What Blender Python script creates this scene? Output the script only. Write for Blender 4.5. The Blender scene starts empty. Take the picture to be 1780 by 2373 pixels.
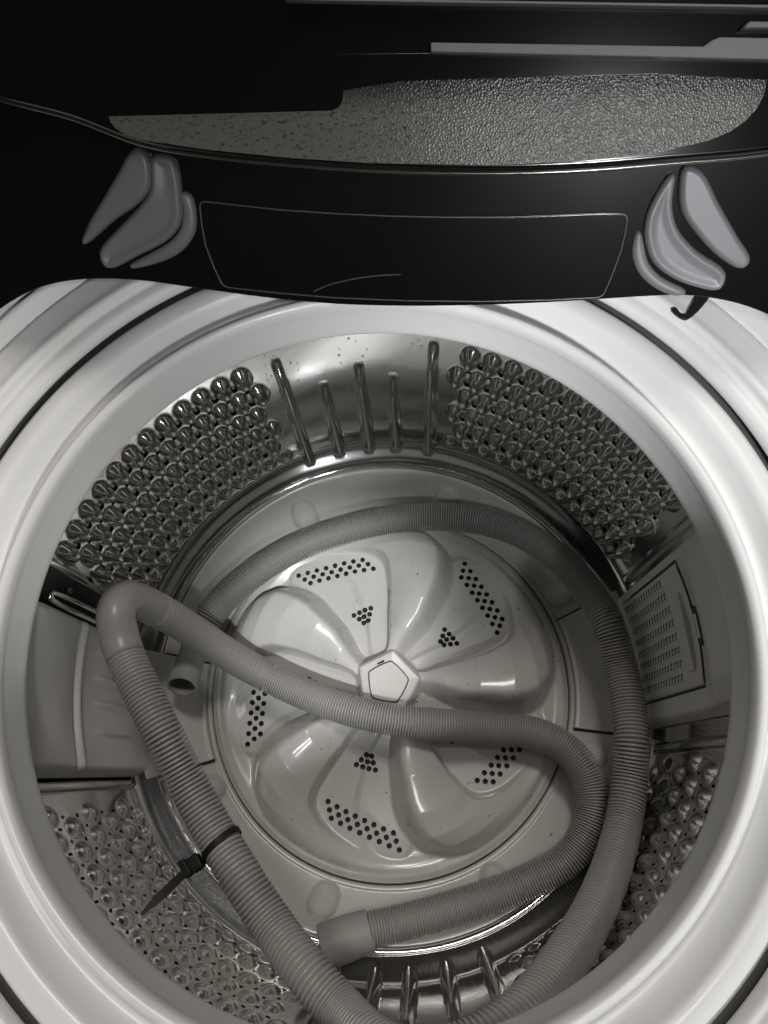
import bpy, math, random
import numpy as np
from mathutils import Vector, Matrix
random.seed(4); rng = np.random.default_rng(4)
sc = bpy.context.scene
S = 0.1                      # everything below is laid out in decimetres, built in metres
R = math.radians
# ------------------------------------------------------------------ camera
cam_d = bpy.data.cameras.new("Camera"); cam = bpy.data.objects.new("Camera", cam_d)
sc.collection.objects.link(cam); sc.camera = cam
X = Vector((0.99905, 0.01448, -0.04105)); U = Vector((0.0, 0.94295, 0.33295)); F = Vector((-0.04353, 0.33263, -0.94205))
M = Matrix((X, U, -F)).transposed().to_4x4(); M.translation = Vector((0.2502, -0.7472, 7.0096)) * S
cam.matrix_world = M
cam_d.sensor_fit = 'VERTICAL'; cam_d.sensor_height = 24; cam_d.sensor_width = 18
cam_d.lens = 24 * 1712.1 / 2373; cam_d.clip_start = 0.01; cam_d.clip_end = 60
# ------------------------------------------------------------------ world and lamps
w = bpy.data.worlds.new("World"); sc.world = w; w.use_nodes = True
bg = w.node_tree.nodes['Background']; bg.inputs[0].default_value = (0.95, 0.91, 0.85, 1); bg.inputs[1].default_value = 0.04
sc.view_settings.view_transform = 'Standard'; sc.view_settings.look = 'None'
sc.view_settings.exposure = 0; sc.view_settings.gamma = 1

def lamp(name, kind, loc, target, power, col, size=0.3, **k):
    d = bpy.data.lights.new(name, kind); d.energy = power; d.color = col
    if kind == 'AREA': d.shape = 'DISK'; d.size = size
    else: d.shadow_soft_size = size
    for a, b in k.items(): setattr(d, a, b)
    o = bpy.data.objects.new(name, d); sc.collection.objects.link(o)
    o.location = Vector(loc) * S
    o.rotation_euler = (Vector(target) - Vector(loc)).to_track_quat('-Z', 'Y').to_euler()
    return o
# ceiling panel in front, big dim warm ceiling fitting, and added aimed spots
lamp('ceiling_lamp', 'AREA', (1.2, 6.6, 20.0), (0, 0, 2), 10.5, (1.0, 0.935, 0.875), 0.32)
lamp('ceiling_panel', 'AREA', (5.0, -9.3, 19.0), (0, 0, 2), 5.0, (0.96, 0.98, 1.0), 0.10)
lamp('added_side_spot', 'SPOT', (5.5, -15.0, 14.0), (1.55, 1.35, 3.2), 200, (0.97, 0.985, 1.0), 0.12, spot_size=R(12.2), spot_blend=0.55)  # added spot, brightens the back right of the rim
lamp('added_side_spot', 'SPOT', (2.5, -16.0, 13.0), (-2.9, 0.3, 3.2), 165, (1.0, 0.985, 0.97), 0.12, spot_size=R(9.5), spot_blend=0.6)  # added for the left rim, leaving a dimmer band between the two
lamp('added_side_spot', 'SPOT', (1.0, -16.0, 13.0), (-1.2, 2.0, 4.0), 70, (1.0, 0.985, 0.97), 0.08, spot_size=R(4.2), spot_blend=0.9)  # narrow beam added to lift the left hinge covers
lamp('added_patch_spot', 'SPOT', (0.4, -0.2, 21.0), (0.1, -2.5, 2.6), 60, (1.0, 0.965, 0.92), 0.15, spot_size=R(11.5), spot_blend=0.9)  # added to brighten the front hose legs and front rim
lamp('added_patch_spot', 'SPOT', (3.0, -6.0, 20.0), (-0.55, 0.75, 0), 140, (0.97, 0.985, 1.0), 0.03, spot_size=R(6.5), spot_blend=0.8)  # added narrow beam for the bright patch on the pulsator

# ------------------------------------------------------------------ materials
def mat(name, col, rough=0.4, metal=0.0, coat=0.0, bump=0.0, bscale=60, var=0.0, vscale=8, spec=0.5, wear=None):
    m = bpy.data.materials.new(name); m.use_nodes = True
    nt = m.node_tree; b = nt.nodes['Principled BSDF']
    b.inputs['Base Color'].default_value = (*col, 1); b.inputs['Roughness'].default_value = rough
    b.inputs['Metallic'].default_value = metal; b.inputs['Coat Weight'].default_value = coat
    b.inputs['Coat Roughness'].default_value = 0.12
    b.inputs['Specular IOR Level'].default_value = spec
    tc = nt.nodes.new('ShaderNodeTexCoord')
    if var:
        n = nt.nodes.new('ShaderNodeTexNoise'); n.inputs['Scale'].default_value = vscale; n.inputs['Detail'].default_value = 6
        nt.links.new(tc.outputs['Object'], n.inputs['Vector'])
        mx = nt.nodes.new('ShaderNodeMix'); mx.data_type = 'RGBA'
        mx.inputs[6].default_value = (*[c * (1 - var) for c in col], 1); mx.inputs[7].default_value = (*[min(1, c * (1 + var)) for c in col], 1)
        nt.links.new(n.outputs['Fac'], mx.inputs[0]); nt.links.new(mx.outputs[2], b.inputs['Base Color'])
        mr = nt.nodes.new('ShaderNodeMapRange'); mr.inputs[3].default_value = rough * 0.75; mr.inputs[4].default_value = rough * 1.3
        nt.links.new(n.outputs['Fac'], mr.inputs[0]); nt.links.new(mr.outputs[0], b.inputs['Roughness'])
    if bump:
        n = nt.nodes.new('ShaderNodeTexNoise'); n.inputs['Scale'].default_value = bscale; n.inputs['Detail'].default_value = 4
        nt.links.new(tc.outputs['Object'], n.inputs['Vector'])
        bp = nt.nodes.new('ShaderNodeBump'); bp.inputs['Strength'].default_value = bump; bp.inputs['Distance'].default_value = 0.001
        nt.links.new(n.outputs['Fac'], bp.inputs['Height']); nt.links.new(bp.outputs[0], b.inputs['Normal'])
    return m
WHITE = mat('white_plastic', (0.72, 0.72, 0.71), 0.38, coat=0.12, bump=0.05, bscale=300, var=0.03, vscale=14)
WHITE2 = mat('white_gloss_plastic', (0.56, 0.545, 0.515), 0.27, coat=0.3, var=0.03, vscale=20, bump=0.04, bscale=120)
BEIGE = mat('pale_panel_plastic', (0.72, 0.705, 0.67), 0.33, coat=0.2, var=0.03, vscale=20, bump=0.05, bscale=200)
STEEL = mat('drum_steel', (0.60, 0.595, 0.585), 0.12, metal=1.0, var=0.05, vscale=30, bump=0.10, bscale=45)
CHROME = mat('bright_steel', (0.85, 0.84, 0.82), 0.08, metal=1.0)
HOSE = mat('grey_hose_plastic', (0.315, 0.305, 0.288), 0.33, var=0.06, vscale=40)
CUFF = mat('grey_rubber', (0.30, 0.30, 0.28), 0.55, bump=0.15, bscale=400, var=0.08, vscale=60)
BLACK = mat('black_nylon', (0.010, 0.010, 0.010), 0.5, spec=.25)
GLOSS = mat('black_glossy_plastic', (0.003, 0.003, 0.003), 0.15, spec=0.4, var=0.1, vscale=5)
DARK = mat('dark_void_plastic', (0.01, 0.01, 0.01), 0.6)
TUB = mat('outer_tub_plastic', (0.012, 0.012, 0.012), 0.6)
GREY = mat('grey_hinge_plastic', (0.135, 0.135, 0.14), 0.38, var=0.05, vscale=30, bump=0.05, bscale=200)
LINE = mat('grey_trim', (0.06, 0.06, 0.06), 0.3)
RAIL = mat('brushed_grey_trim', (0.13, 0.135, 0.13), 0.6, metal=0.0, bump=0.3, bscale=60, var=0.25, vscale=50)
CAB = mat('cabinet_enamel', (0.03, 0.03, 0.032), 0.3)
FLOOR = mat('floor_tile', (0.10, 0.095, 0.09), 0.5, var=0.15, vscale=3)
WALL = mat('dark_wall', (0.02, 0.019, 0.018), 0.8, var=0.2, vscale=4)

# ------------------------------------------------------------------ builders
def obj(name, V, Fc, m, parent=None, smooth=True, bevel=0, kind=None, label=None, seg=2):
    V = np.asarray(V, float) * S
    me = bpy.data.meshes.new(name); me.from_pydata(V.tolist(), [], [tuple(int(i) for i in f) for f in Fc]); me.update()
    if smooth: me.polygons.foreach_set('use_smooth', [True] * len(me.polygons))
    me.materials.append(m)
    o = bpy.data.objects.new(name, me); sc.collection.objects.link(o)
    if parent is not None: o.parent = parent; o.matrix_parent_inverse = Matrix.Identity(4)
    # parents sit at the world origin of the layout, so local == layout coordinates
    if bevel:
        b = o.modifiers.new('bevel', 'BEVEL'); b.width = bevel * S; b.segments = seg; b.limit_method = 'ANGLE'; b.angle_limit = R(35)
        if smooth:
            b.harden_normals = True
    if kind: o['kind'] = kind
    if label: o['label'] = label
    return o

def grid_faces(nu, nv, cu=False, cv=False):
    iu = np.arange(nu if cu else nu - 1); iv = np.arange(nv if cv else nv - 1)
    a, b = np.meshgrid(iu, iv, indexing='ij'); a2 = (a + 1) % nu; b2 = (b + 1) % nv
    return np.stack([a * nv + b, a2 * nv + b, a2 * nv + b2, a * nv + b2], -1).reshape(-1, 4)

def lathe(name, prof, m, parent=None, n=288, dense=True, t0=0, t1=360, bump=None, **k):
    P = np.array(prof, float)
    if dense:   # smooth the profile with a Catmull-Rom spline
        P = catmull(P, 6)
    full = abs(t1 - t0 - 360) < 1e-6
    th = np.radians(np.linspace(t0, t1, n, endpoint=not full))
    V = np.zeros((n, len(P), 3))
    V[..., 0] = np.cos(th)[:, None] * P[:, 0]; V[..., 1] = np.sin(th)[:, None] * P[:, 0]; V[..., 2] = P[:, 1]
    if bump: V = bump(V)
    return obj(name, V.reshape(-1, 3), grid_faces(n, len(P), cu=full), m, parent, **k)

def catmull(P, k=6, closed=False):
    P = np.asarray(P, float); n = len(P); out = []
    rngi = range(n if closed else n - 1)
    for i in rngi:
        g = lambda j: P[j % n] if closed else P[min(max(j, 0), n - 1)]
        p0, p1, p2, p3 = g(i - 1), g(i), g(i + 1), g(i + 2)
        a = np.linalg.norm(p1 - p0) ** .5 + 1e-6; b = np.linalg.norm(p2 - p1) ** .5 + 1e-6; c = np.linalg.norm(p3 - p2) ** .5 + 1e-6
        m1 = ((p1 - p0) / a - (p2 - p0) / (a + b) + (p2 - p1) / b) * b
        m2 = ((p2 - p1) / b - (p3 - p1) / (b + c) + (p3 - p2) / c) * b
        for j in range(k):
            t = j / k; t2 = t * t; t3 = t2 * t
            out.append((2 * t3 - 3 * t2 + 1) * p1 + (t3 - 2 * t2 + t) * m1 + (-2 * t3 + 3 * t2) * p2 + (t3 - t2) * m2)
    if not closed: out.append(P[-1])
    return np.array(out)

def tube(name, pts, rad, m, parent=None, n=12, closed=False, cap=True, **k):
    P = np.asarray(pts, float); N = len(P)
    T = np.gradient(P, axis=0) if not closed else (np.roll(P, -1, 0) - np.roll(P, 1, 0))
    T /= np.linalg.norm(T, axis=1)[:, None] + 1e-12
    A = np.zeros_like(P); a = np.cross(T[0], (0, 0, 1.0))
    if np.linalg.norm(a) < .1: a = np.cross(T[0], (1.0, 0, 0))
    for i in range(N):
        a = a - T[i] * a.dot(T[i]); a /= np.linalg.norm(a); A[i] = a
    B = np.cross(T, A); ph = np.linspace(0, 2 * math.pi, n, endpoint=False)
    rad = np.broadcast_to(rad, (N,))
    V = P[:, None] + rad[:, None, None] * (np.cos(ph)[None, :, None] * A[:, None] + np.sin(ph)[None, :, None] * B[:, None])
    Fc = grid_faces(N, n, cu=closed, cv=True).tolist()
    if cap and not closed: Fc += [list(range(n))[::-1], list(range((N - 1) * n, N * n))]
    return obj(name, V.reshape(-1, 3), Fc, m, parent, **k)

def box(name, c, s, m, parent=None, bevel=0.02, rot=None, **k):
    V = np.array([(x, y, z) for x in (-.5, .5) for y in (-.5, .5) for z in (-.5, .5)]) * np.array(s)
    if rot is not None: V = V @ np.array(rot).T
    V = V + np.array(c)
    return obj(name, V, [(0, 1, 3, 2), (4, 6, 7, 5), (0, 4, 5, 1), (2, 3, 7, 6), (0, 2, 6, 4), (1, 5, 7, 3)], m, parent, smooth=False, bevel=bevel, **k)

class Plane:        # a slanted sheet: u along x, v up the slope, w out of it towards the opening
    def __init__(s, o, ang):
        a = R(ang); s.o = np.array(o, float); s.u = np.array((1, 0, 0.)); s.v = np.array((0, math.cos(a), math.sin(a))); s.n = np.array((0, -math.sin(a), math.cos(a)))
    def p(s, u, v, w=0): return s.o + s.u * u + s.v * v + s.n * w
def prism(name, pl, outline, w0, w1, m, parent=None, bevel=0.01, sm=4, **k):
    P = catmull(np.array(outline, float), sm, closed=True) if sm else np.array(outline, float)
    n = len(P)
    area = sum(P[i][0] * P[(i + 1) % n][1] - P[(i + 1) % n][0] * P[i][1] for i in range(n))
    if area < 0: P = P[::-1]
    V = [pl.p(a, b, w0) for a, b in P] + [pl.p(a, b, w1) for a, b in P]
    Fc = [list(range(n))[::-1], list(range(n, 2 * n))] + [(i, (i + 1) % n, n + (i + 1) % n, n + i) for i in range(n)]
    return obj(name, V, Fc, m, parent, smooth=True, bevel=bevel, seg=3, **k)

def empty(name, label, cat, loc=(0, 0, 0)):
    o = bpy.data.objects.new(name, None); sc.collection.objects.link(o); o.empty_display_size = .05
    o.location = Vector(loc) * S; o['label'] = label; o['category'] = cat
    return o
def smoothstep(x): x = np.clip(x, 0, 1); return x * x * (3 - 2 * x)

# ------------------------------------------------------------------ the setting
fl = box('floor', (0, 0, -6.05), (60, 60, .5), FLOOR, bevel=0); fl['kind'] = 'structure'
wl = box('wall', (0, 8.4, 8), (60, .5, 27.6), WALL, bevel=0); wl['kind'] = 'structure'
wm = empty('washing_machine', 'open top-loading washing machine with white tub ring, dimpled steel drum and black lid', 'washing machine')

# ------------------------------------------------------------------ cabinet and outer tub
def deck():
    n = 240; V = []; Fc = []
    th = [2 * math.pi * i / n for i in range(n)]
    for r, z in ((3.02, 3.30), (3.05, 3.37)): V += [(r * math.cos(t), r * math.sin(t), z) for t in th]
    hx, y0, y1 = 3.3, -3.3, 3.9
    for t in th:
        c, s = math.cos(t), math.sin(t)
        k = min(hx / max(abs(c), 1e-6), (y1 if s > 0 else -y0) / max(abs(s), 1e-6)); V.append((k * c, k * s, 3.37))
    for t in th:
        c, s = math.cos(t), math.sin(t)
        k = min(hx / max(abs(c), 1e-6), (y1 if s > 0 else -y0) / max(abs(s), 1e-6)); V.append((k * c, k * s, -5.7))
    for j in range(3): Fc += [(j * n + i, j * n + (i + 1) % n, (j + 1) * n + (i + 1) % n, (j + 1) * n + i) for i in range(n)]
    return obj('cabinet', V, Fc, CAB, wm, smooth=False)
deck()
lathe('outer_tub', [(0.05, -.45), (2.3, -.45), (2.5, -.2), (2.52, 2.9)], TUB, wm, n=96, dense=False)

# ------------------------------------------------------------------ static white tub cover
def cover_wob(V): return V
tc = lathe('tub_cover', [(2.47, 3.19), (2.38, 3.195), (2.356, 3.218), (2.364, 3.262), (2.385, 3.282), (2.41, 3.29), (2.44, 3.292), (2.455, 3.305), (2.468, 3.335), (2.49, 3.345), (2.54, 3.335), (2.62, 3.33), (2.68, 3.325),
                 (2.70, 3.305), (2.712, 3.30), (2.735, 3.33), (2.775, 3.375), (2.80, 3.38), (2.815, 3.36), (2.825, 3.33), (2.84, 3.33), (2.87, 3.36), (2.95, 3.40), (3.03, 3.41), (3.06, 3.38)], WHITE, wm, n=360)
lathe('gap_shade_ring', [(2.325, 3.155), (2.35, 3.15), (2.43, 3.155)], mat('gap_shade_grey', (.09, .088, .085), .6), wm, n=200, dense=False)  # grey ring added in the gap, its tone standing for the shade there
# hooked water slot at the back right of the cover
pz = Plane((0, 0, 3.331), 0)
prism('cover_slot', pz, [(1.71, 1.775), (1.745, 1.722), (1.785, 1.705), (1.83, 1.735), (1.93, 1.86), (1.885, 1.865), (1.815, 1.775), (1.785, 1.742), (1.758, 1.745), (1.735, 1.785)], 0.006, .022, DARK, tc, bevel=0.003, sm=4)

# ------------------------------------------------------------------ balance ring
br = lathe('balance_ring', [(2.26, 2.86), (2.06, 2.80), (2.0, 2.795), (1.985, 2.815), (1.978, 2.95), (1.972, 3.08), (1.968, 3.12), (1.972, 3.165), (1.99, 3.19), (2.012, 3.196), (2.033, 3.178), (2.055, 3.12), (2.08, 3.092),
                  (2.11, 3.098), (2.15, 3.16), (2.19, 3.215), (2.24, 3.232), (2.285, 3.228), (2.318, 3.205), (2.333, 3.175), (2.333, 3.1), (2.32, 2.8)], WHITE, wm, n=360)

# ------------------------------------------------------------------ steel drum wall, dimples, ribs and holes
RD = 2.25
PIT = 4.15; ROW = 0.305; Z0 = 2.215
dim = []; holes = []
for base in (0, 180):
    for r in range(6):
        z = Z0 - ROW * r + (.02 if r == 5 else 0)
        for k in range(12):
            tR = (73.1 if r % 2 == 0 else 75.3) - PIT * k + base
            tL = (117.7 if r % 2 == 0 else 115.7) + PIT * k + base
            if tR > 25 + base: dim.append((tR, z))
            if tL < 164 + base: dim.append((tL, z))
            for t, lo, hi in ((tR - PIT / 2, 27, 75), (tL + PIT / 2, 116, 162)):
                if lo < t - base < hi:
                    if r < 5: holes.append((t, z - .105))
                    if r > 0: holes.append((t, z + .105))
nt_, nz_ = 1560, 132
th = np.radians(np.linspace(0, 360, nt_, endpoint=False)); zz = np.linspace(.43, 2.86, nz_)
TT, ZZ = np.meshgrid(th, zz, indexing='ij')
# wall radius: curls in towards the base plate
RR = RD - 0.17 * (1 - smoothstep((ZZ - .40) / .26)) ** 1.6
inn = np.zeros_like(RR)
def angd(a, b): return (a - b + math.pi) % (2 * math.pi) - math.pi
for t, z in dim:
    back_ = 10 < t % 360 < 170; t = math.radians(t); c = int(round((t % (2 * math.pi)) / (2 * math.pi) * nt_)); idx = np.arange(c - 12, c + 13) % nt_
    zi = np.where(abs(zz - z) < .2)[0]
    da = angd(TT[np.ix_(idx, zi)], t) * RD / (.080 if back_ else .070); dz = (ZZ[np.ix_(idx, zi)] - z) / ((.150 if z > .8 else .115) * (1 if back_ else .85))
    d2 = da ** 2 + dz ** 2
    h = np.where(d2 < 1, (.098 if z > .8 else .066) * (1.0 if back_ else .34) * np.clip(1 - d2, 0, 1) ** 1.12, 0)
    inn[np.ix_(idx, zi)] = np.maximum(inn[np.ix_(idx, zi)], h)
for base in (0, 180):
    for tc_, ztop, wd, hh in ((110.5, 2.32, .05, .15), (102.7, 1.82, .055, .13), (95.1, 2.04, .055, .13), (88.4, 1.84, .055, .13), (80.3, 2.36, .05, .15)):
        t = math.radians(tc_ + base); da = angd(TT, t) * RD
        env = smoothstep((ztop - ZZ) / .22) * smoothstep((ZZ - .50) / .16)
        wdz = wd * (0.6 + .4 * smoothstep((ztop - ZZ) / 1.0))
        h = hh * env * np.clip(1 - (da / wdz) ** 2, 0, 1) ** .7
        inn = np.maximum(inn, h)
    # pressed border steps beside the plastic panels
    for e in (22.6, 166.2):
        da = angd(TT, math.radians(e + base)) * RD
        inn = np.maximum(inn, .03 * smoothstep((.045 - abs(da)) / .03) * smoothstep((ZZ - .6) / .1))
# low wandering unevenness of thin pressed sheet
inn += .004 * np.sin(5 * TT + 1.3 * ZZ) * np.sin(2.2 * ZZ + 7 * TT)
RR = RR - inn
V = np.stack([RR * np.cos(TT), RR * np.sin(TT), ZZ], -1)
# snap vertices to hole outlines and drop the faces inside
kill = np.zeros((nt_, nz_ - 1), bool)
dz_ = zz[1] - zz[0]; dt_ = 2 * math.pi / nt_
for t, z in holes:
    t = math.radians(t) % (2 * math.pi); c = int(t / dt_); idx = np.arange(c - 2, c + 4) % nt_
    zi = np.arange(int((z - zz[0]) / dz_) - 1, int((z - zz[0]) / dz_) + 3)
    zi = zi[(zi >= 0) & (zi < nz_ - 1)]
    hs = 1.0 if 10 < math.degrees(t) < 170 else .7
    ct = angd(TT[np.ix_(idx, zi)] + dt_ / 2, t) * RD / .018 / hs; cz = (ZZ[np.ix_(idx, zi)] + dz_ / 2 - z) / .034 / hs
    kill[np.ix_(idx, zi)] |= (ct ** 2 + cz ** 2 < 1)
Fg = grid_faces(nt_, nz_, cu=True)[:, ::-1]
dw = obj('drum_wall', V.reshape(-1, 3), Fg[~kill.reshape(-1)], STEEL, wm)
# water droplets still clinging to the bare steel between the ribs, and a few on the base plate
DROP = mat('water_drop', (.9, .9, .9), .03, metal=.0); DROP.node_tree.nodes['Principled BSDF'].inputs['Transmission Weight'].default_value = 1.0; DROP.node_tree.nodes['Principled BSDF'].inputs['IOR'].default_value = 1.33
Vd = []; Fd = []
def bead(p, nrm, r, st=1.0):
    nrm = np.array(nrm, float); nrm /= np.linalg.norm(nrm); a = np.cross(nrm, (0, 0, 1.)); 
    if np.linalg.norm(a) < .1: a = np.array((1., 0, 0))
    a /= np.linalg.norm(a); b = np.cross(nrm, a); b0 = len(Vd)
    for e, h in ((1, -.1), (.94, .2), (.7, .42), (.35, .54)):
        for q in range(10): Vd.append(np.array(p) + r * (e * (math.cos(q * .6283) * a + st * math.sin(q * .6283) * b) + h * nrm))
    Vd.append(np.array(p) + .58 * r * nrm)
    for j in range(3): Fd.extend([(b0 + j * 10 + q, b0 + j * 10 + (q + 1) % 10, b0 + (j + 1) * 10 + (q + 1) % 10, b0 + (j + 1) * 10 + q) for q in range(10)])
    Fd.extend([(b0 + 30 + q, b0 + 30 + (q + 1) % 10, b0 + 40) for q in range(10)])
for _ in range(48):
    a = math.radians(rng.uniform(82, 115)); z = rng.uniform(1.5, 2.6); bead((2.243 * math.cos(a), 2.243 * math.sin(a), z), (-math.cos(a), -math.sin(a), 0), rng.uniform(.003, .010), rng.uniform(.6, 1.0))
for _ in range(26):
    a = math.radians(rng.uniform(0, 360)); r = rng.uniform(1.74, 1.95); bead((r * math.cos(a), r * math.sin(a), .022 + max(0, (r - 1.73) / .26) ** 1.15 * .335), (-.5 * math.cos(a), -.5 * math.sin(a), 1), rng.uniform(.005, .012))
obj('water_droplets', Vd, Fd, DROP, dw, kind='stuff')
# bright bead where the sheet meets the base plate
lathe('steel_bead', [(2.095, .41), (2.085, .435), (2.066, .44), (2.050, .425), (2.046, .40), (2.05, .38)], CHROME, dw, n=288, dense=True)
lathe('bead_seam', [(2.10, .40), (2.094, .424), (2.088, .40)], DARK, dw, n=200, dense=False)

# ------------------------------------------------------------------ base plate round the pulsator
def plate_bump(V):
    x, y = V[..., 0].copy(), V[..., 1].copy(); r = np.hypot(x, y); t = np.arctan2(y, x)
    for a in (28.5, 73, 117.4, 161, -106.5, -150, -18.4, -60):
        a = math.radians(a); cx, cy = 1.83 * math.cos(a), 1.83 * math.sin(a)
        u = (x - cx) * math.cos(a) + (y - cy) * math.sin(a); v = -(x - cx) * math.sin(a) + (y - cy) * math.cos(a)
        d2 = (u / .135) ** 2 + (v / .125) ** 2
        V[..., 2] += .13 * np.sqrt(np.clip(1 - d2, 0, 1)) * np.clip((2.0 - r) / .1, 0, 1)
    V[..., 2] += .012 * np.sin(3 * t + 4 * r)
    return V
pp = [(1.655, -.12), (1.657, -.02), (1.662, .0), (1.675, .012), (1.69, .014), (1.70, .004), (1.712, .004), (1.73, .018)]
for i in range(1, 14): f = i / 13; pp.append((1.73 + .26 * f, .018 + .335 * f ** 1.15))
pp += [(2.005, .372), (2.02, .385), (2.04, .39), (2.05, .37)]
bp = lathe('base_plate', pp, WHITE2, wm, n=720, bump=plate_bump)
lathe('pulsator_well', [(1.66, -.1), (1.60, -.14), (.02, -.16)], DARK, wm, n=96, dense=False)

# flat water channel covers that cross the base plate on both sides
def sector(name, a0, a1, m, parent, lift=.02):
    n = 40; th = np.radians(np.linspace(a0, a1, n)); rs = np.linspace(1.70, 2.16, 14)
    T_, R_ = np.meshgrid(th, rs, indexing='ij')
    Z_ = .018 + np.clip((R_ - 1.73) / .26, 0, 1) ** 1.15 * .335 + lift + .02
    Z_ = np.where(R_ > 1.99, .353 + lift + .02 + (R_ - 1.99) * .9, Z_) + .02
    top = np.stack([R_ * np.cos(T_), R_ * np.sin(T_), Z_], -1).reshape(-1, 3); bot = top - (0, 0, .09)
    Fc = grid_faces(n, 14).tolist(); N = n * 14
    ring = [i * 14 for i in range(n)] + [(n - 1) * 14 + j for j in range(1, 14)] + [i * 14 + 13 for i in range(n - 2, -1, -1)] + [j for j in range(12, 0, -1)]
    Fc += [(ring[i], N + ring[i], N + ring[(i + 1) % len(ring)], ring[(i + 1) % len(ring)]) for i in range(len(ring))]
    return obj(name, np.vstack([top, bot]), Fc, m, parent, bevel=.008)
s1 = sector('channel_cover', -11.6, 21.6, WHITE2, bp)
s2 = sector('channel_cover', 173.5, 202.6, WHITE2, bp)
for a in (-11.9, 21.9, 173.2, 202.9):
    t = math.radians(a); p = [(r * math.cos(t), r * math.sin(t), .034 + np.clip((r - 1.73) / .26, 0, 1) ** 1.15 * .335) for r in np.linspace(1.70, 2.06, 10)]
    tube('channel_gap', p, .009, DARK, bp, n=6)

# ------------------------------------------------------------------ pulsator
NR, NP = 176, 800
RP = 1.632
hol = [(1.374, 130.4), (1.339, 126.8), (1.309, 123.1), (1.283, 119.2), (1.262, 115.2), (1.245, 111.1), (1.234, 106.9), (1.227, 102.7), (1.304, 129.5), (1.273, 125.7), (1.245, 121.8), (1.22, 117.8), (1.202, 113.6), (1.186, 109.3), (1.178, 105.0), (1.174, 100.6), (1.238, 128.5), (1.207, 124.5), (1.18, 120.4), (1.159, 116.2), (1.141, 111.9), (1.13, 107.5), (1.122, 103.0), (1.12, 98.4), (0.735, 117.4), (0.736, 112.9), (0.736, 108.5), (0.738, 104.0), (0.68, 115.0), (0.683, 110.7), (0.684, 106.0), (0.628, 112.8), (0.63, 108.3)]
rr = np.linspace(0.0, RP, NR); ph = np.linspace(0, 2 * math.pi, NP, endpoint=False)
PH, RRp = np.meshgrid(ph, rr, indexing='ij')
XX, YY = RRp * np.cos(PH), RRp * np.sin(PH)
def polysd(px, py, poly):      # signed distance, inside negative
    d = np.full(px.shape, 1e9); ins = np.zeros(px.shape, bool); n = len(poly)
    for i in range(n):
        ax, ay = poly[i]; bx, by = poly[(i + 1) % n]
        ex, ey = bx - ax, by - ay; wx, wy = px - ax, py - ay
        t = np.clip((wx * ex + wy * ey) / (ex * ex + ey * ey), 0, 1)
        d = np.minimum(d, (wx - ex * t) ** 2 + (wy - ey * t) ** 2)
        c = (ay > py) != (by > py); xi = ax + (py - ay) * ex / (ey if abs(ey) > 1e-9 else 1e-9)
        ins ^= c & (px < xi)
    d = np.sqrt(d); return np.where(ins, -d, d)
base = .045 + .14 * np.exp(-(RRp / .48) ** 2) + .03 * smoothstep((RRp - 1.40) / .12) - .035 * smoothstep((RRp - 1.585) / .045)
Hm = np.interp(RRp, [.2, .3, .5, .8, 1.1, 1.3, 1.42, 1.5, 1.56], [.08, .19, .35, .46, .48, .43, .33, .17, 0])
dc = np.interp(RRp, [.25, .35, .5, .65, 1.0, 1.2, 1.32, 1.42, 1.5, 1.56], [20, 13, 6, 2, 2, 4, 6.5, 11, 17, 25])
z = base.copy()
kite_m = np.zeros_like(z)
for k in range(5):
    a0 = 66 + 72 * k
    d = (np.degrees(PH) - a0 - dc + 20) % 360 - 20     # degrees anticlockwise of the crest
    arc = np.radians(d) * RRp
    body = Hm * (.5 * (1 + np.cos(np.pi * np.clip((d - 1) / 60, 0, 1)))) ** 1.35 * (d >= 0)
    wdr = .09 + .17 * np.clip(RRp / 1.1, 0, 1)
    q_ = np.clip(-arc, 0, None) / wdr; drop = Hm * (.5 * (1 + np.cos(np.pi * np.clip(q_, 0, 1) ** 1.15))) * (d < 0)
    # plateau carved out of the body as a facet with rounded corners
    kp = catmull(np.array([(r * math.cos(math.radians(a0 + dd)), r * math.sin(math.radians(a0 + dd))) for r, dd in
          ((.30, 30), (.64, 24.6), (.95, 24.5), (1.19, 27.5), (1.31, 36.5), (1.40, 52), (1.43, 66), (1.3, 70), (1.0, 68), (.6, 66), (.32, 58))]), 5, closed=True)
    sd = polysd(XX, YY, kp)
    mk = smoothstep(.5 - sd / .035)
    plat = .10 + .12 * np.exp(-(RRp / .55) ** 2) + .02 * np.clip(-sd / .3, 0, 1)
    lobe = base + body
    lobe = lobe * (1 - mk) + np.minimum(lobe, plat) * mk + 0
    lobe = np.where(mk > 0, lobe * (1 - mk) + np.maximum(plat - .03, np.minimum(lobe, plat)) * mk, lobe)
    sel = (d >= 0) & (d < 66)
    z = np.where(sel, np.maximum(z, lobe), z)
    z = np.where(d < 0, np.maximum(z, base + drop), z)
# polish: light blur in polar space keeps creases soft like moulded plastic
for _ in range(2): z = (np.roll(z, 1, 0) + 2 * z + np.roll(z, -1, 0)) / 4
zb = z.copy(); zb[:, 1:-1] = (z[:, :-2] + 2 * z[:, 1:-1] + z[:, 2:]) / 4; z = zb
# hub pentagon
pent = [(.268 * math.cos(math.radians(a)), .268 * math.sin(math.radians(a))) for a in (80.4, 8.4, -63.6, -135.6, 152.4)]
sdp = polysd(XX, YY, catmull(np.array([(p[0] * .98, p[1] * .98) for p in pent]), 1, True)) - .035
z = np.maximum(z, .40 * smoothstep(.5 - (sdp - .03) / .11) + .0 + .012 * np.clip(-sdp / .2, 0, 1))
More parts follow.
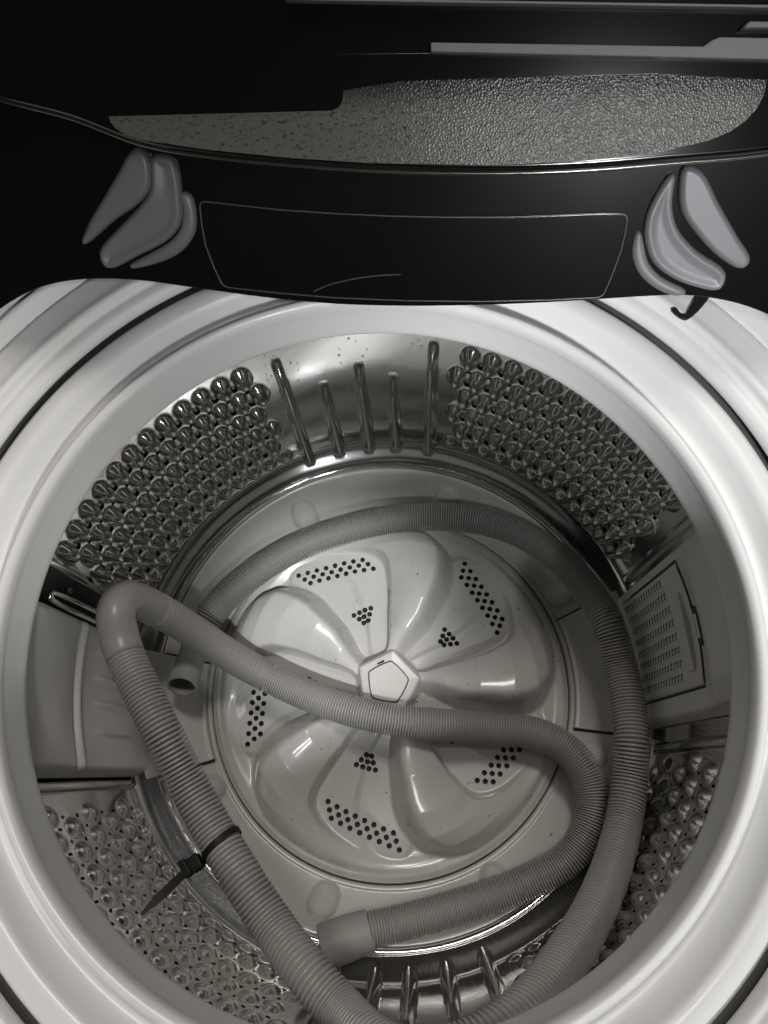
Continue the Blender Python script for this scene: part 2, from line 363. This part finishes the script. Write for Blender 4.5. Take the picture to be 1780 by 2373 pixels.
# holes: snap rings of vertices to each outline, drop faces inside
HR = .0235
hx = []; 
for k in range(5):
    for r, a in hol: hx.append((r * math.cos(math.radians(a + 72 * k)), r * math.sin(math.radians(a + 72 * k))))
kill = np.zeros((NP, NR - 1), bool)
dr = rr[1] - rr[0]; dp = 2 * math.pi / NP
X2, Y2 = XX.copy(), YY.copy()
for x, y in hx:
    r = math.hypot(x, y); t = math.atan2(y, x) % (2 * math.pi)
    na = int(.06 / (r * dp)) + 2
    ii = np.arange(int(t / dp) - na, int(t / dp) + na + 2) % NP; jj = np.arange(max(1, int(r / dr) - 7), min(NR - 1, int(r / dr) + 8))
    dx = XX[np.ix_(ii, jj)] - x; dy = YY[np.ix_(ii, jj)] - y; dd = np.hypot(dx, dy) + 1e-9
    mk = abs(dd - HR) < .0065
    X2[np.ix_(ii, jj)] = np.where(mk, x + dx / dd * HR, X2[np.ix_(ii, jj)]); Y2[np.ix_(ii, jj)] = np.where(mk, y + dy / dd * HR, Y2[np.ix_(ii, jj)])
    r2 = rr[jj] + dr / 2; t2 = ph[ii] + dp / 2
    cx = np.cos(t2)[:, None] * r2 - x; cy = np.sin(t2)[:, None] * r2 - y
    kill[np.ix_(ii, jj)] |= np.hypot(cx, cy) < HR * 1.0
Fg = grid_faces(NP, NR, cu=True)[:, ::-1]
pu = obj('pulsator', np.stack([X2, Y2, z], -1).reshape(-1, 3), Fg[~kill.reshape(-1)], WHITE2, wm)
lathe('pulsator_skirt', [(1.631, .035), (1.640, .02), (1.642, -.12)], WHITE2, pu, n=200, dense=False)
# hole walls so that they read as drilled, one sunk liner each joined as countless small pieces
Vh = []; Fh = []
for x, y in hx:
    r = math.hypot(x, y); t = math.atan2(y, x) % (2 * math.pi)
    zt = z[int(t / dp) % NP, min(NR - 1, int(r / dr))]; b0 = len(Vh)
    for q in range(12):
        a = q * math.pi / 6; Vh.append((x + 1.04 * HR * math.cos(a), y + 1.04 * HR * math.sin(a), zt - .004))
    for q in range(12):
        a = q * math.pi / 6; Vh.append((x + HR * math.cos(a), y + HR * math.sin(a), zt - .06))
    Fh += [(b0 + q, b0 + (q + 1) % 12, b0 + 12 + (q + 1) % 12, b0 + 12 + q) for q in range(12)] + [[b0 + 12 + q for q in range(12)]]
obj('drain_hole_liners', Vh, Fh, DARK, pu, kind='stuff', smooth=False)
# hub cap: thin dark joint and slightly domed pentagon
pc = catmull(np.array([(.186 * math.cos(math.radians(a + e)), .186 * math.sin(math.radians(a + e))) for a in (80.4, 8.4, -63.6, -135.6, 152.4) for e in (4, -4)]), 3, True)
pc = pc[:, :]
ph_ = Plane((0, 0, .405), 0)
prism('hub_joint', ph_, [(a * 1.0, b * 1.0) for a, b in pc], -.02, .0165, DARK, pu, bevel=.001, sm=0)
prism('hub_cap', ph_, [(a * .955, b * .955) for a, b in pc], -.02, .0185, WHITE2, pu, bevel=.006, sm=0)
prism('hub_mark', ph_, [(-.09, .150), (-.03, .178), (-.036, .190), (-.05, .185), (-.056, .178), (-.094, .162)], .0185, .0195, BLACK, pu, bevel=0, sm=0)

# lint and grit specks lying on the pulsator and the base plate
Vd = []; Fd = []
for _ in range(70):
    a = rng.uniform(0, 2 * math.pi); r = 1.6 * math.sqrt(rng.uniform(.03, .98)); bead((r * math.cos(a), r * math.sin(a), z[int(a / dp) % NP, min(NR - 1, int(r / dr))] - .001), (0, 0, 1), rng.uniform(.0035, .009), rng.uniform(.4, 1.0))
obj('grit_specks', Vd, Fd, mat('dark_grit', (.05, .045, .035), .8), pu, kind='stuff')

# ------------------------------------------------------------------ plastic panels on the drum wall
def panel(name, a0, a1, zs, rfun, m, parent, na=90, back=2.24):
    th = np.linspace(a0, a1, na); T_, Z_ = np.meshgrid(th, zs, indexing='ij')
    Rv = rfun(T_, Z_)
    e = np.minimum(T_ - a0, a1 - T_) / 1.3
    Rv = back - (back - Rv) * np.sqrt(np.clip(1 - (1 - np.clip(e, 0, 1)) ** 2, 0, 1))
    t = np.radians(T_)
    return obj(name, np.stack([Rv * np.cos(t), Rv * np.sin(t), Z_], -1).reshape(-1, 3), grid_faces(na, len(zs))[:, ::-1], m, parent)
# left: water duct with a bulging cap
def rl(T_, Z_):
    r = 2.135 + .0 * T_
    r = r - .024 * np.exp(-((Z_ - 1.80) / .03) ** 2) + .03 * np.exp(-((Z_ - 1.87) / .016) ** 2)
    c = np.clip((Z_ - 1.90) / .85, 0, 1); mid = (T_ - 187) / 14
    r = r - .055 * np.sin(np.pi * np.clip(c * 1.1, 0, 1)) ** .6 * np.clip(1 - mid ** 4, 0, 1)
    for tt in (178, 183, 188, 193.5):
        r = r - .026 * np.exp(-((T_ - tt) / .4) ** 2) * smoothstep((Z_ - .75) / .3) * smoothstep((1.6 - Z_) / .25)
    return r
wc = panel('water_duct', 173.0, 201.2, np.linspace(.42, 2.84, 110), rl, BEIGE, wm)
# right: lint filter housing with louvred cassette
def rf(T_, Z_):
    r = 2.135 + 0 * T_
    inside = smoothstep((T_ + 5.0) / .25) * smoothstep((18.0 - T_) / .25) * smoothstep((Z_ - .62) / .02) * smoothstep((2.03 - Z_) / .02)
    r = r + .02 * inside
    r = r - .09 * smoothstep((Z_ - 2.02) / .35) * np.clip(1 - ((T_ - 5) / 15) ** 4, 0, 1)
    return r
lf = panel('lint_filter_housing', -9.6, 20.2, np.linspace(.42, 2.84, 160), rf, BEIGE, wm, na=140)
def at(a, z, r=2.135): t = math.radians(a); return (r * math.cos(t), r * math.sin(t), z)
def curved(name, pts, r0, r1, m, parent, bevel=.008, sm=0, **k):   # outline in (angle, z) extruded between two radii
    P = catmull(np.array(pts, float), 4, True) if sm else np.array(pts, float)
    n = len(P); V = [at(a, z, r0) for a, z in P] + [at(a, z, r1) for a, z in P]
    Fc = [list(range(n)), list(range(n, 2 * n))[::-1]] + [(i, n + i, n + (i + 1) % n, (i + 1) % n) for i in range(n)]
    return obj(name, V, Fc, m, parent, smooth=False, bevel=bevel, **k)
# cassette face as a finely tessellated curved sheet with corrugated louvre rows
def rc(T_, Z_):
    r = 2.128 + 0 * T_
    r = r - .012 * (0.5 - .5 * np.cos((T_ - 17.2) / 2.62 * 2 * math.pi)) * smoothstep((T_ + 4.2) / .4) * smoothstep((17.4 - T_) / .4) * smoothstep((Z_ - .66) / .05) * smoothstep((1.72 - Z_) / .05)
    return r
cas = panel('filter_cassette', -4.8, 17.8, np.linspace(.63, 2.01, 120), rc, BEIGE, wm, na=200, back=2.152)
Vs = []; Fs = []
for i in range(8):
    a = 16.0 - 2.62 * i
    for j in range(15):
        zc = .72 + .066 * j
        b0 = len(Vs)
        for (da, dzz) in ((-.62, -.012), (.62, .004), (.62, .016), (-.62, 0)):
            Vs.append(at(a + da, zc + dzz, 2.1135))
        for (da, dzz) in ((-.62, -.012), (.62, .004), (.62, .016), (-.62, 0)):
            Vs.append(at(a + da, zc + dzz, 2.13))
        Fs += [(b0, b0 + 1, b0 + 2, b0 + 3)] + [(b0 + q, b0 + 4 + q, b0 + 4 + (q + 1) % 4, b0 + (q + 1) % 4) for q in range(4)]
obj('louvre_slots', Vs, Fs, mat('slot_shadow_plastic', (.12, .115, .105), .7), cas, kind='stuff', smooth=False)
curved('cassette_seam', [(-5.3, .58), (-4.85, .58), (-4.85, 2.04), (-5.3, 2.04)], 2.16, 2.1335, DARK, lf, bevel=0)
curved('cassette_seam', [(17.85, .9), (18.1, .9), (18.1, 2.04), (17.85, 2.04)], 2.16, 2.1335, DARK, lf, bevel=0)
curved('latch_bar', [(-1.8, 1.80), (-1.8, 1.91), (12.6, 1.91), (12.6, 1.80)], 2.15, 2.108, BEIGE, cas, bevel=.008)
curved('latch_slot', [(2.2, 2.085), (1.6, 2.13), (2.2, 2.18), (8.2, 2.18), (8.8, 2.13), (8.2, 2.085)], 2.15, 2.098, DARK, lf, bevel=.004)
curved('latch_tongue', [(3.0, 2.095), (3.0, 2.14), (7.4, 2.14), (7.4, 2.095)], 2.15, 2.094, BEIGE, lf, bevel=.006)
# chrome retaining clip between the duct and the left dimple field
loop = []
for q in range(40):
    a = q / 40 * 2 * math.pi; u = math.copysign(abs(math.cos(a)) ** .6, math.cos(a)); vv = math.copysign(abs(math.sin(a)) ** .6, math.sin(a))
    loop.append(at(171.6 + .9 * vv, 1.75 + .62 * u, 2.16))
tube('retaining_clip', loop, .018, CHROME, dw, n=10, closed=True)
# black plate by the clip, standing for a dark reflection in the steel
curved('dark_reflection_plate', [(165.6, 1.02), (165.9, 2.3), (167.5, 2.42), (172.6, 2.45), (172.8, .9), (168, .8)], 2.27, 2.225, DARK, dw, bevel=.01)
curved('drum_rivet', [(169.0 + .55 * math.cos(q * .628), 2.03 + .035 * math.sin(q * .628)) for q in range(10)], 2.225, 2.212, CHROME, dw, bevel=.004)

# ------------------------------------------------------------------ lid: two folded leaves at the back
P1 = Plane((0, 1.65, 3.6), 57)
lb = [(-2.66, -.42), (-2.527, -0.367), (-2.273, -0.137), (-2.062, 0.003), (-1.874, 0.095), (-1.704, 0.145), (-1.494, 0.165), (-1.243, 0.154), (-0.948, 0.109), (-0.602, 0.055), (-0.251, 0.014), (0.127, -0.006), (0.503, -0.008), (0.876, -0.0), (1.243, 0.018), (1.485, 0.031), (1.679, 0.033), (1.879, 0.005), (2.035, -0.038), (2.201, -0.108), (2.44, -0.244), (2.647, -0.414), (2.75, -.46)]
lbs = catmull(np.array(lb), 5)
fl_ = prism('front_lid_leaf', P1, [tuple(p) for p in lbs] + [(2.75, 1.25), (-2.66, 1.25)], -.14, 0, GLOSS, wm, bevel=.035, sm=0)
ins = [(-0.841, 0.558), (-0.448, 0.509), (0.136, 0.467), (0.717, 0.453), (1.175, 0.464), (1.307, 0.458), (1.300, 0.278), (1.245, 0.030), (0.6, .016), (-0.2, .048), (-0.79, 0.115), (-0.845, 0.335)]
def rounded(P, rad=.04, n=4):
    P = [np.array(p, float) for p in P]; out = []
    for i, p in enumerate(P):
        a, b = P[i - 1], P[(i + 1) % len(P)]
        ua = (a - p) / np.linalg.norm(a - p); ub = (b - p) / np.linalg.norm(b - p)
        if ua.dot(ub) < -.9: out.append(tuple(p)); continue
        for k in range(n + 1):
            t = k / n; out.append(tuple((1 - t) ** 2 * (p + ua * rad) + 2 * t * (1 - t) * p + t * t * (p + ub * rad)))
    return out
ip = rounded(ins)
prism('inset_panel', P1, ip, -.01, .008, GLOSS, fl_, bevel=.006, sm=0)
edge = np.array([P1.p(a, b, .006) for a, b in catmull(np.array(ip), 2, True)])
tube('inset_trim', edge, .0045, LINE, fl_, n=6, closed=True)
arc = catmull(np.array([P1.p(u, v_, .009) for u, v_ in ((-.30, .085), (-.22, .118), (-.08, .150), (.05, .166), (.17, .170))]), 6)
tube('handle_line', arc, .004, LINE, fl_, n=6)
LA = [(-1.1, 0.8), (-1.057, 0.776), (-1.056, 0.699), (-1.075, 0.635), (-1.139, 0.57), (-1.282, 0.49), (-1.475, 0.368), (-1.421, 0.45), (-1.312, 0.573), (-1.206, 0.691)]
LB = [(-1.022, 0.761), (-0.939, 0.753), (-0.926, 0.675), (-0.936, 0.566), (-0.950, 0.477), (-1.022, 0.392), (-1.205, 0.306), (-1.385, 0.241), (-1.4, 0.307), (-1.272, 0.424), (-1.136, 0.532), (-1.06, 0.613), (-1.038, 0.698)]
LC = [(-0.915, 0.588), (-0.917, 0.51), (-0.942, 0.43), (-1.012, 0.356), (-1.16, 0.28), (-1.256, 0.235), (-1.193, 0.243), (-1.008, 0.303), (-0.907, 0.395), (-0.880, 0.475), (-0.885, 0.576)]
RA = [(1.536, 0.667), (1.607, 0.645), (1.723, 0.498), (1.853, 0.339), (1.947, 0.221), (1.926, 0.192), (1.807, 0.247), (1.648, 0.383), (1.568, 0.479), (1.536, 0.587)]
RB = [(1.481, 0.634), (1.432, 0.55), (1.404, 0.437), (1.416, 0.346), (1.476, 0.228), (1.582, 0.149), (1.712, 0.098), (1.836, 0.081), (1.843, 0.15), (1.673, 0.262), (1.55, 0.379), (1.497, 0.501)]
RC = [(1.372, 0.358), (1.368, 0.277), (1.409, 0.181), (1.496, 0.101), (1.615, 0.049), (1.662, 0.053), (1.524, 0.125), (1.438, 0.208), (1.397, 0.303)]
def dome(name, pl, outline, h, wd, m, parent, bowl=0):     # moulded pad: rounded shoulders all round, optional hollow in the middle
    P = catmull(np.array(outline, float), 4, True); lo = P.min(0) - .03; hi = P.max(0) + .03; n = 130
    gu, gv = np.meshgrid(np.linspace(lo[0], hi[0], n), np.linspace(lo[1], hi[1], n), indexing='ij')
    sd = polysd(gu, gv, P) - .014; q = np.clip(-sd / wd, 0, 1)
    z_ = h * np.sqrt(np.clip(1 - (1 - q) ** 2, 0, 1)) - bowl * smoothstep((-sd - wd * .5) / (wd * 1.8))
    z_ = np.where(sd > 0, -.02, z_)
    ok = (sd < .004); V = pl.o + gu[..., None] * pl.u + gv[..., None] * pl.v + z_[..., None] * pl.n
    Fg = grid_faces(n, n); k = ok.reshape(-1)[Fg].all(1)
    used = np.unique(Fg[k]); mp_ = -np.ones(n * n, int); mp_[used] = np.arange(len(used))
    return obj(name, V.reshape(-1, 3)[used], mp_[Fg[k]], m, parent)
for P_, h, wd, bw in ((LA, .045, .03, .0), (LB, .04, .03, .010), (LC, .025, .03, 0), (RA, .045, .03, .0), (RB, .04, .03, .010), (RC, .025, .03, 0)):
    dome('hinge_cover', P1, P_, h, wd, GREY, fl_, bw)

P2 = Plane((0, 1.6, 4.5), 41)
EDGE = mat('glint_bead_metal', (.13, .13, .115), .2, metal=.9)
rl_ = [(-2.6, .80), (-1.854, 0.488), (-1.485, 0.375), (-1.202, 0.301), (-0.921, 0.198), (-0.63, 0.145), (-0.238, 0.102), (0.154, 0.073), (0.564, 0.058), (0.93, 0.061), (1.309, 0.082), (1.698, 0.109), (2.039, 0.17), (2.6, .30)]
rls = catmull(np.array(rl_), 5)
rlf = prism('rear_lid_leaf', P2, [tuple(p) for p in rls] + [(2.6, 1.6), (-2.6, 1.6)], -.12, 0, GLOSS, wm, bevel=.03, sm=0)
tube('added_glint_bead', np.array([P2.p(a, b - .004, -.03) for a, b in rls]), .010, EDGE, rlf, n=8)  # bead added to catch glints along the leaf edge
# glass window; speckled reflection and dark upper fade painted into its colour
gm = bpy.data.materials.new('painted_reflection_glass'); gm.use_nodes = True; g = gm.node_tree; b = g.nodes['Principled BSDF']
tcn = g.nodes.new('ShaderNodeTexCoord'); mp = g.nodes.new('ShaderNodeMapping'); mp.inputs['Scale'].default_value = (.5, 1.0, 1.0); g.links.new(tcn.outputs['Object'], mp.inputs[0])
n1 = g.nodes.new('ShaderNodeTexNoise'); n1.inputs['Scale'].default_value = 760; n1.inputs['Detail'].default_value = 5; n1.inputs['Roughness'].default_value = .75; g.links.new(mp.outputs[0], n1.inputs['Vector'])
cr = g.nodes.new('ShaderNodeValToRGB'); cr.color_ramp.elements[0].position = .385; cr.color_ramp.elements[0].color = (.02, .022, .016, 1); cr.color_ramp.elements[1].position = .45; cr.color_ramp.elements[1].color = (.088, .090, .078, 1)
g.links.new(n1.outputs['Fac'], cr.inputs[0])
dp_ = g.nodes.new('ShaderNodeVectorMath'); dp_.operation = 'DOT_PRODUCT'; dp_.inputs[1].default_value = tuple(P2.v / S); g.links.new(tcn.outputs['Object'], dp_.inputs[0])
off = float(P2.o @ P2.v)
m1 = g.nodes.new('ShaderNodeMapRange'); m1.inputs[1].default_value = off + .26; m1.inputs[2].default_value = off + .42; m1.inputs[3].default_value = 1; m1.inputs[4].default_value = .04; m1.interpolation_type = 'SMOOTHSTEP'; g.links.new(dp_.outputs['Value'], m1.inputs[0])  # painted-in darkening of the reflection up the pane
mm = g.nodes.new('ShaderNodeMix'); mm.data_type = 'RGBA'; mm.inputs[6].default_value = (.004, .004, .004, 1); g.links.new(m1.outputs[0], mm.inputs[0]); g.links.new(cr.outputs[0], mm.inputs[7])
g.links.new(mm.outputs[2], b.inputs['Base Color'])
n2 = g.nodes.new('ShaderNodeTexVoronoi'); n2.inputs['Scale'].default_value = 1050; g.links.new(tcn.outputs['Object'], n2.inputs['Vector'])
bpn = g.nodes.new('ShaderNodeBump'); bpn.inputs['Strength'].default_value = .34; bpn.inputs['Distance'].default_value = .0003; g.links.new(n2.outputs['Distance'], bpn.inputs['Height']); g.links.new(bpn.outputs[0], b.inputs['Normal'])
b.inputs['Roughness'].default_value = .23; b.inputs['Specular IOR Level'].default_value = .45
gl = [(-1.035, 0.298), (-1.03, .275), (-1.010, 0.25), (-.975, .228), (-0.921, 0.209), (-0.63, 0.164), (-.28, .126), (0.057, 0.100), (0.563, 0.082), (.9, .09), (1.211, 0.110), (1.449, 0.157), (1.53, .188), (1.585, 0.225), (1.625, .27), (1.645, 0.32), (1.650, 0.39), (1.64, .45), (-0.05, .49), (-.05, .36), (-.055, .33), (-.07, .31), (-.10, .300)]  # upper left cut away so the black leaf stands for a dark reflection
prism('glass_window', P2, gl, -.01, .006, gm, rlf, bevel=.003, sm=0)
prism('window_frame_bar', P2, [(-.07, .37), (.2, .40), (1.2, .40), (1.655, .37), (1.9, .36), (1.9, .47), (-.07, .50)], -.01, .009, GLOSS, rlf, bevel=.002, sm=0)
prism('metal_rail', P2, [(0.307, 0.524), (1.367, 0.485), (1.399, 0.506), (1.425, 0.515), (1.629, 0.507), (1.881, 0.498), (1.894, 0.435), (1.642, 0.434), (1.172, 0.454), (0.308, 0.491)], 0, .05, RAIL, rlf, bevel=.006, sm=0)
prism('metal_rail', P2, [(-0.259, 0.687), (1.9, 0.604), (1.9, 0.595), (-0.26, 0.678)], 0, .05, RAIL, rlf, bevel=.002, sm=0)
prism('latch_plate', P2, [(1.53, .565), (1.64, .56), (1.64, .54), (1.51, .542)], 0, .05, RAIL, rlf, bevel=.006, sm=0)
# hinge spine joining the leaves
box('hinge_spine', (0, 2.95, 5.05), (5.0, .5, .35), GLOSS, wm, bevel=.05)
box('rear_console', (0, 3.45, 4.0), (6.6, .8, 1.4), GLOSS, wm, bevel=.08)
for x in (-2.7, 2.85):
    box('lid_hinge_arm', (x, 2.85, 4.2), (.16, .6, 1.7), GLOSS, wm, bevel=.04)

# ------------------------------------------------------------------ drain hose
HR0 = .13
A = [(-0.452, -2.006, 0.62), (-0.148, -1.9, 0.6), (0.075, -1.855, 0.56), (0.616, -1.718, 0.5), (1.167, -1.527, 0.5), (1.503, -1.319, 0.52), (1.673, -1.009, 0.52), (1.643, -0.728, 0.5), (1.475, -0.518, 0.48), (1.232, -0.412, 0.48), (0.878, -0.382, 0.5), (0.447, -0.362, 0.58), (0.061, -0.331, 0.62), (-0.331, -0.248, 0.6), (-0.739, -0.106, 0.55), (-1.1, 0.052, 0.6), (-1.386, 0.205, 0.8), (-1.629, 0.355, 1.1), (-1.805, 0.443, 1.4), (-1.895, 0.440, 1.70), (-1.918, 0.333, 1.815), (-1.863, 0.098, 1.781), (-1.691, -0.195, 1.8), (-1.489, -0.504, 1.806), (-1.297, -0.829, 1.743), (-1.088, -1.128, 1.744), (-0.868, -1.393, 1.806), (-0.638, -1.655, 1.859), (-0.403, -1.853, 2.017), (-0.168, -2.03, 2.13), (0.04, -2.09, 2.45)]
B = [(-1.736, -0.063, 0.52), (-1.732, 0.141, 0.50), (-1.702, 0.331, 0.5), (-1.622, 0.509, 0.53), (-1.485, 0.719, 0.5), (-1.273, 0.932, 0.48), (-1.033, 1.117, 0.45), (-0.786, 1.262, 0.42), (-0.485, 1.376, 0.42), (-0.051, 1.491, 0.42), (0.385, 1.528, 0.42), (0.816, 1.486, 0.45), (1.189, 1.352, 0.5), (1.498, 1.109, 0.58), (1.704, 0.804, 0.7), (1.836, 0.453, 0.85), (1.91, 0.112, 0.85), (1.93, -0.204, 0.906), (1.914, -0.489, 0.966), (1.877, -0.757, 0.96), (1.79, -1.052, 1.02), (1.615, -1.337, 1.269), (1.386, -1.571, 1.635), (1.16, -1.746, 1.955), (0.953, -1.867, 2.263), (0.73, -1.97, 2.52)]
path = catmull(np.array(A + [(.22, -2.10, 2.60), (.48, -2.06, 2.62)] + B[::-1]), 24)
seg = np.linalg.norm(np.diff(path, axis=0), axis=1); cs = np.concatenate([[0], np.cumsum(seg)]); L = cs[-1]
for _ in range(6): path[1:-1] = (path[:-2] + 2 * path[1:-1] + path[2:]) / 4
cum_at = lambda p: cs[np.argmin(np.linalg.norm(path - np.array(p), axis=1))]
sElbow0, sElbow1 = cum_at(A[18]) - .04, cum_at(A[21]) + .05
sA1 = cum_at(A[1]); sBend = cum_at(A[24]); sUp = cum_at(B[16]); sB3 = cum_at(B[2])
def pos(s): return np.array([np.interp(s, cs, path[:, i]) for i in range(3)]).T
hose = empty('drain_hose', 'long grey corrugated drain hose coiled over the pulsator and up both sides of the drum', 'hose')
def corr(s0, s1, name):
    ss = []; rads = []; s = s0
    while s < s1:
        p = np.interp(s, [sElbow0, sElbow1, sBend, sUp - 1.5, sUp + 1.2], [.023, .028, .032, .031, .023]) if s > sElbow0 else .0225
        for f, r in ((0, .090), (.16, .090), (.26, .129), (.38, .134), (.74, .134), (.88, .129)):
            am = min(1, .15 + min(abs(s - sElbow0), abs(s - sElbow1)) / .45); ss.append(s + f * p); rads.append(.134 - (.134 - r) * am)
        s += p
    tube(name, pos(np.array(ss)), np.array(rads), HOSE, hose, n=22)
corr(sA1 + .02, sElbow0, 'corrugated_section')
corr(sElbow1, sB3, 'corrugated_section')
def sleeve(s0, s1, r, name, taper=0, m=CUFF, nn=30):
    ss = np.linspace(s0, s1, nn); rr_ = np.full(nn, r) + taper * np.linspace(1, 0, nn)
    return tube(name, pos(ss), rr_, m, hose, n=32)
sleeve(sElbow0 - .02, sElbow1 + .05, .137, 'elbow_sleeve', m=HOSE)
def cuff(p0, p1, name, r0, r1, slot=False):
    p0 = np.array(p0); p1 = np.array(p1); d = p1 - p0; rs = [r0 * .8, r0 * .82, r0 * .88, r0, r0 * .985, (r0 + r1) / 2, r1 * 1.02, r1, .112]
    pts = [p0 + d * .5, p0 + d * .02] + [p0 + d * t for t in (.0, .02, .4, .7, .85, 1.0, 1.001)]
    n = 36; T_ = d / np.linalg.norm(d); a = np.cross(T_, (0, 0, 1)); a /= np.linalg.norm(a); b_ = np.cross(T_, a)
    V = [pts[i] + rs[i] * (math.cos(q * 2 * math.pi / n) * a + math.sin(q * 2 * math.pi / n) * b_) for i in range(len(pts)) for q in range(n)]
    rs[0] = rs[1]
    V[:n] = [pts[0] + r0 * .8 * (math.cos(q * 2 * math.pi / n) * a + math.sin(q * 2 * math.pi / n) * b_) for q in range(n)]
    Fc = grid_faces(len(pts), n, cv=True).tolist() + [list(range(n))]
    return obj(name, V, Fc, CUFF, hose, bevel=.005)
e0 = pos(sA1 + .05); cuff((-0.470, -2.010, .63), e0, 'end_cuff', .165, .148)
e1 = pos(sB3 - .04); cuff((-1.73, -.09, .70), (-1.725, .19, .53), 'end_cuff', .13, .118)
tube('cuff_neck', catmull(np.array([(-1.725, .17, .54), (-1.715, .26, .505), (-1.70, .34, .505), e1]), 6), .12, CUFF, hose, n=24)

# ------------------------------------------------------------------ cable tie
tie = empty('cable_tie', 'black nylon cable tie pulled round the left hose leg with its tail sticking out', 'cable tie', (0, 0, 0))
st = sBend + .47
c0 = pos(st); tg = pos(st + .03) - pos(st - .03); tg /= np.linalg.norm(tg)
side = np.cross(tg, (0, 0, 1.)); side /= np.linalg.norm(side); upv = np.cross(side, tg)
tg2 = tg + side * .18; tg2 /= np.linalg.norm(tg2)
V = []; n = 48
for (dr_, dz__) in ((.136, -.021), (.146, -.021), (.146, .021), (.136, .021)):
    for q in range(n):
        a = q * 2 * math.pi / n; o_ = side * math.cos(a) + upv * math.sin(a); V.append(c0 + o_ * dr_ + tg * (dz__ + .10 * math.cos(a) * .14))
Fc = []
for j in range(4): Fc += [(j * n + i, j * n + (i + 1) % n, ((j + 1) % 4) * n + (i + 1) % n, ((j + 1) % 4) * n + i) for i in range(n)]
obj('strap', V, Fc, BLACK, tie, smooth=False, bevel=.003)
out = -side if (-side)[0] < 0 else side
hp = c0 + out * .150 + upv * .06
Rm = np.array([out, tg, np.cross(out, tg)]).T
box('lock_head', hp + out * .03, (.08, .10, .08), BLACK, tie, bevel=.012, rot=Rm)
box('lock_head', hp + out * .10 - tg * .015, (.05, .12, .06), BLACK, tie, bevel=.012, rot=Rm)
tip = np.array((-1.423, -1.583, 2.015)); p0 = hp + out * .06
tl = np.linspace(p0, tip, 24) + np.array([(0, 0, .015 * math.sin(q / 23 * math.pi)) for q in range(24)])
V = []
for i, p in enumerate(tl):
    t_ = tl[min(i + 1, len(tl) - 1)] - tl[max(i - 1, 0)]; t_ /= np.linalg.norm(t_); s_ = np.cross(t_, (0, 0, 1.)); s_ /= np.linalg.norm(s_); u_ = np.cross(s_, t_)
    wd = .026 if i < len(tl) - 8 else .026 - .0027 * (i - len(tl) + 8)
    for a, b_ in ((-1, -1), (1, -1), (1, 1), (-1, 1)): V.append(p + s_ * wd * a + u_ * .009 * b_)
obj('tail', V, grid_faces(len(tl), 4, cv=True).tolist() + [(0, 1, 2, 3), tuple(len(V) - 1 - q for q in range(4))], BLACK, tie, smooth=False, bevel=.002)
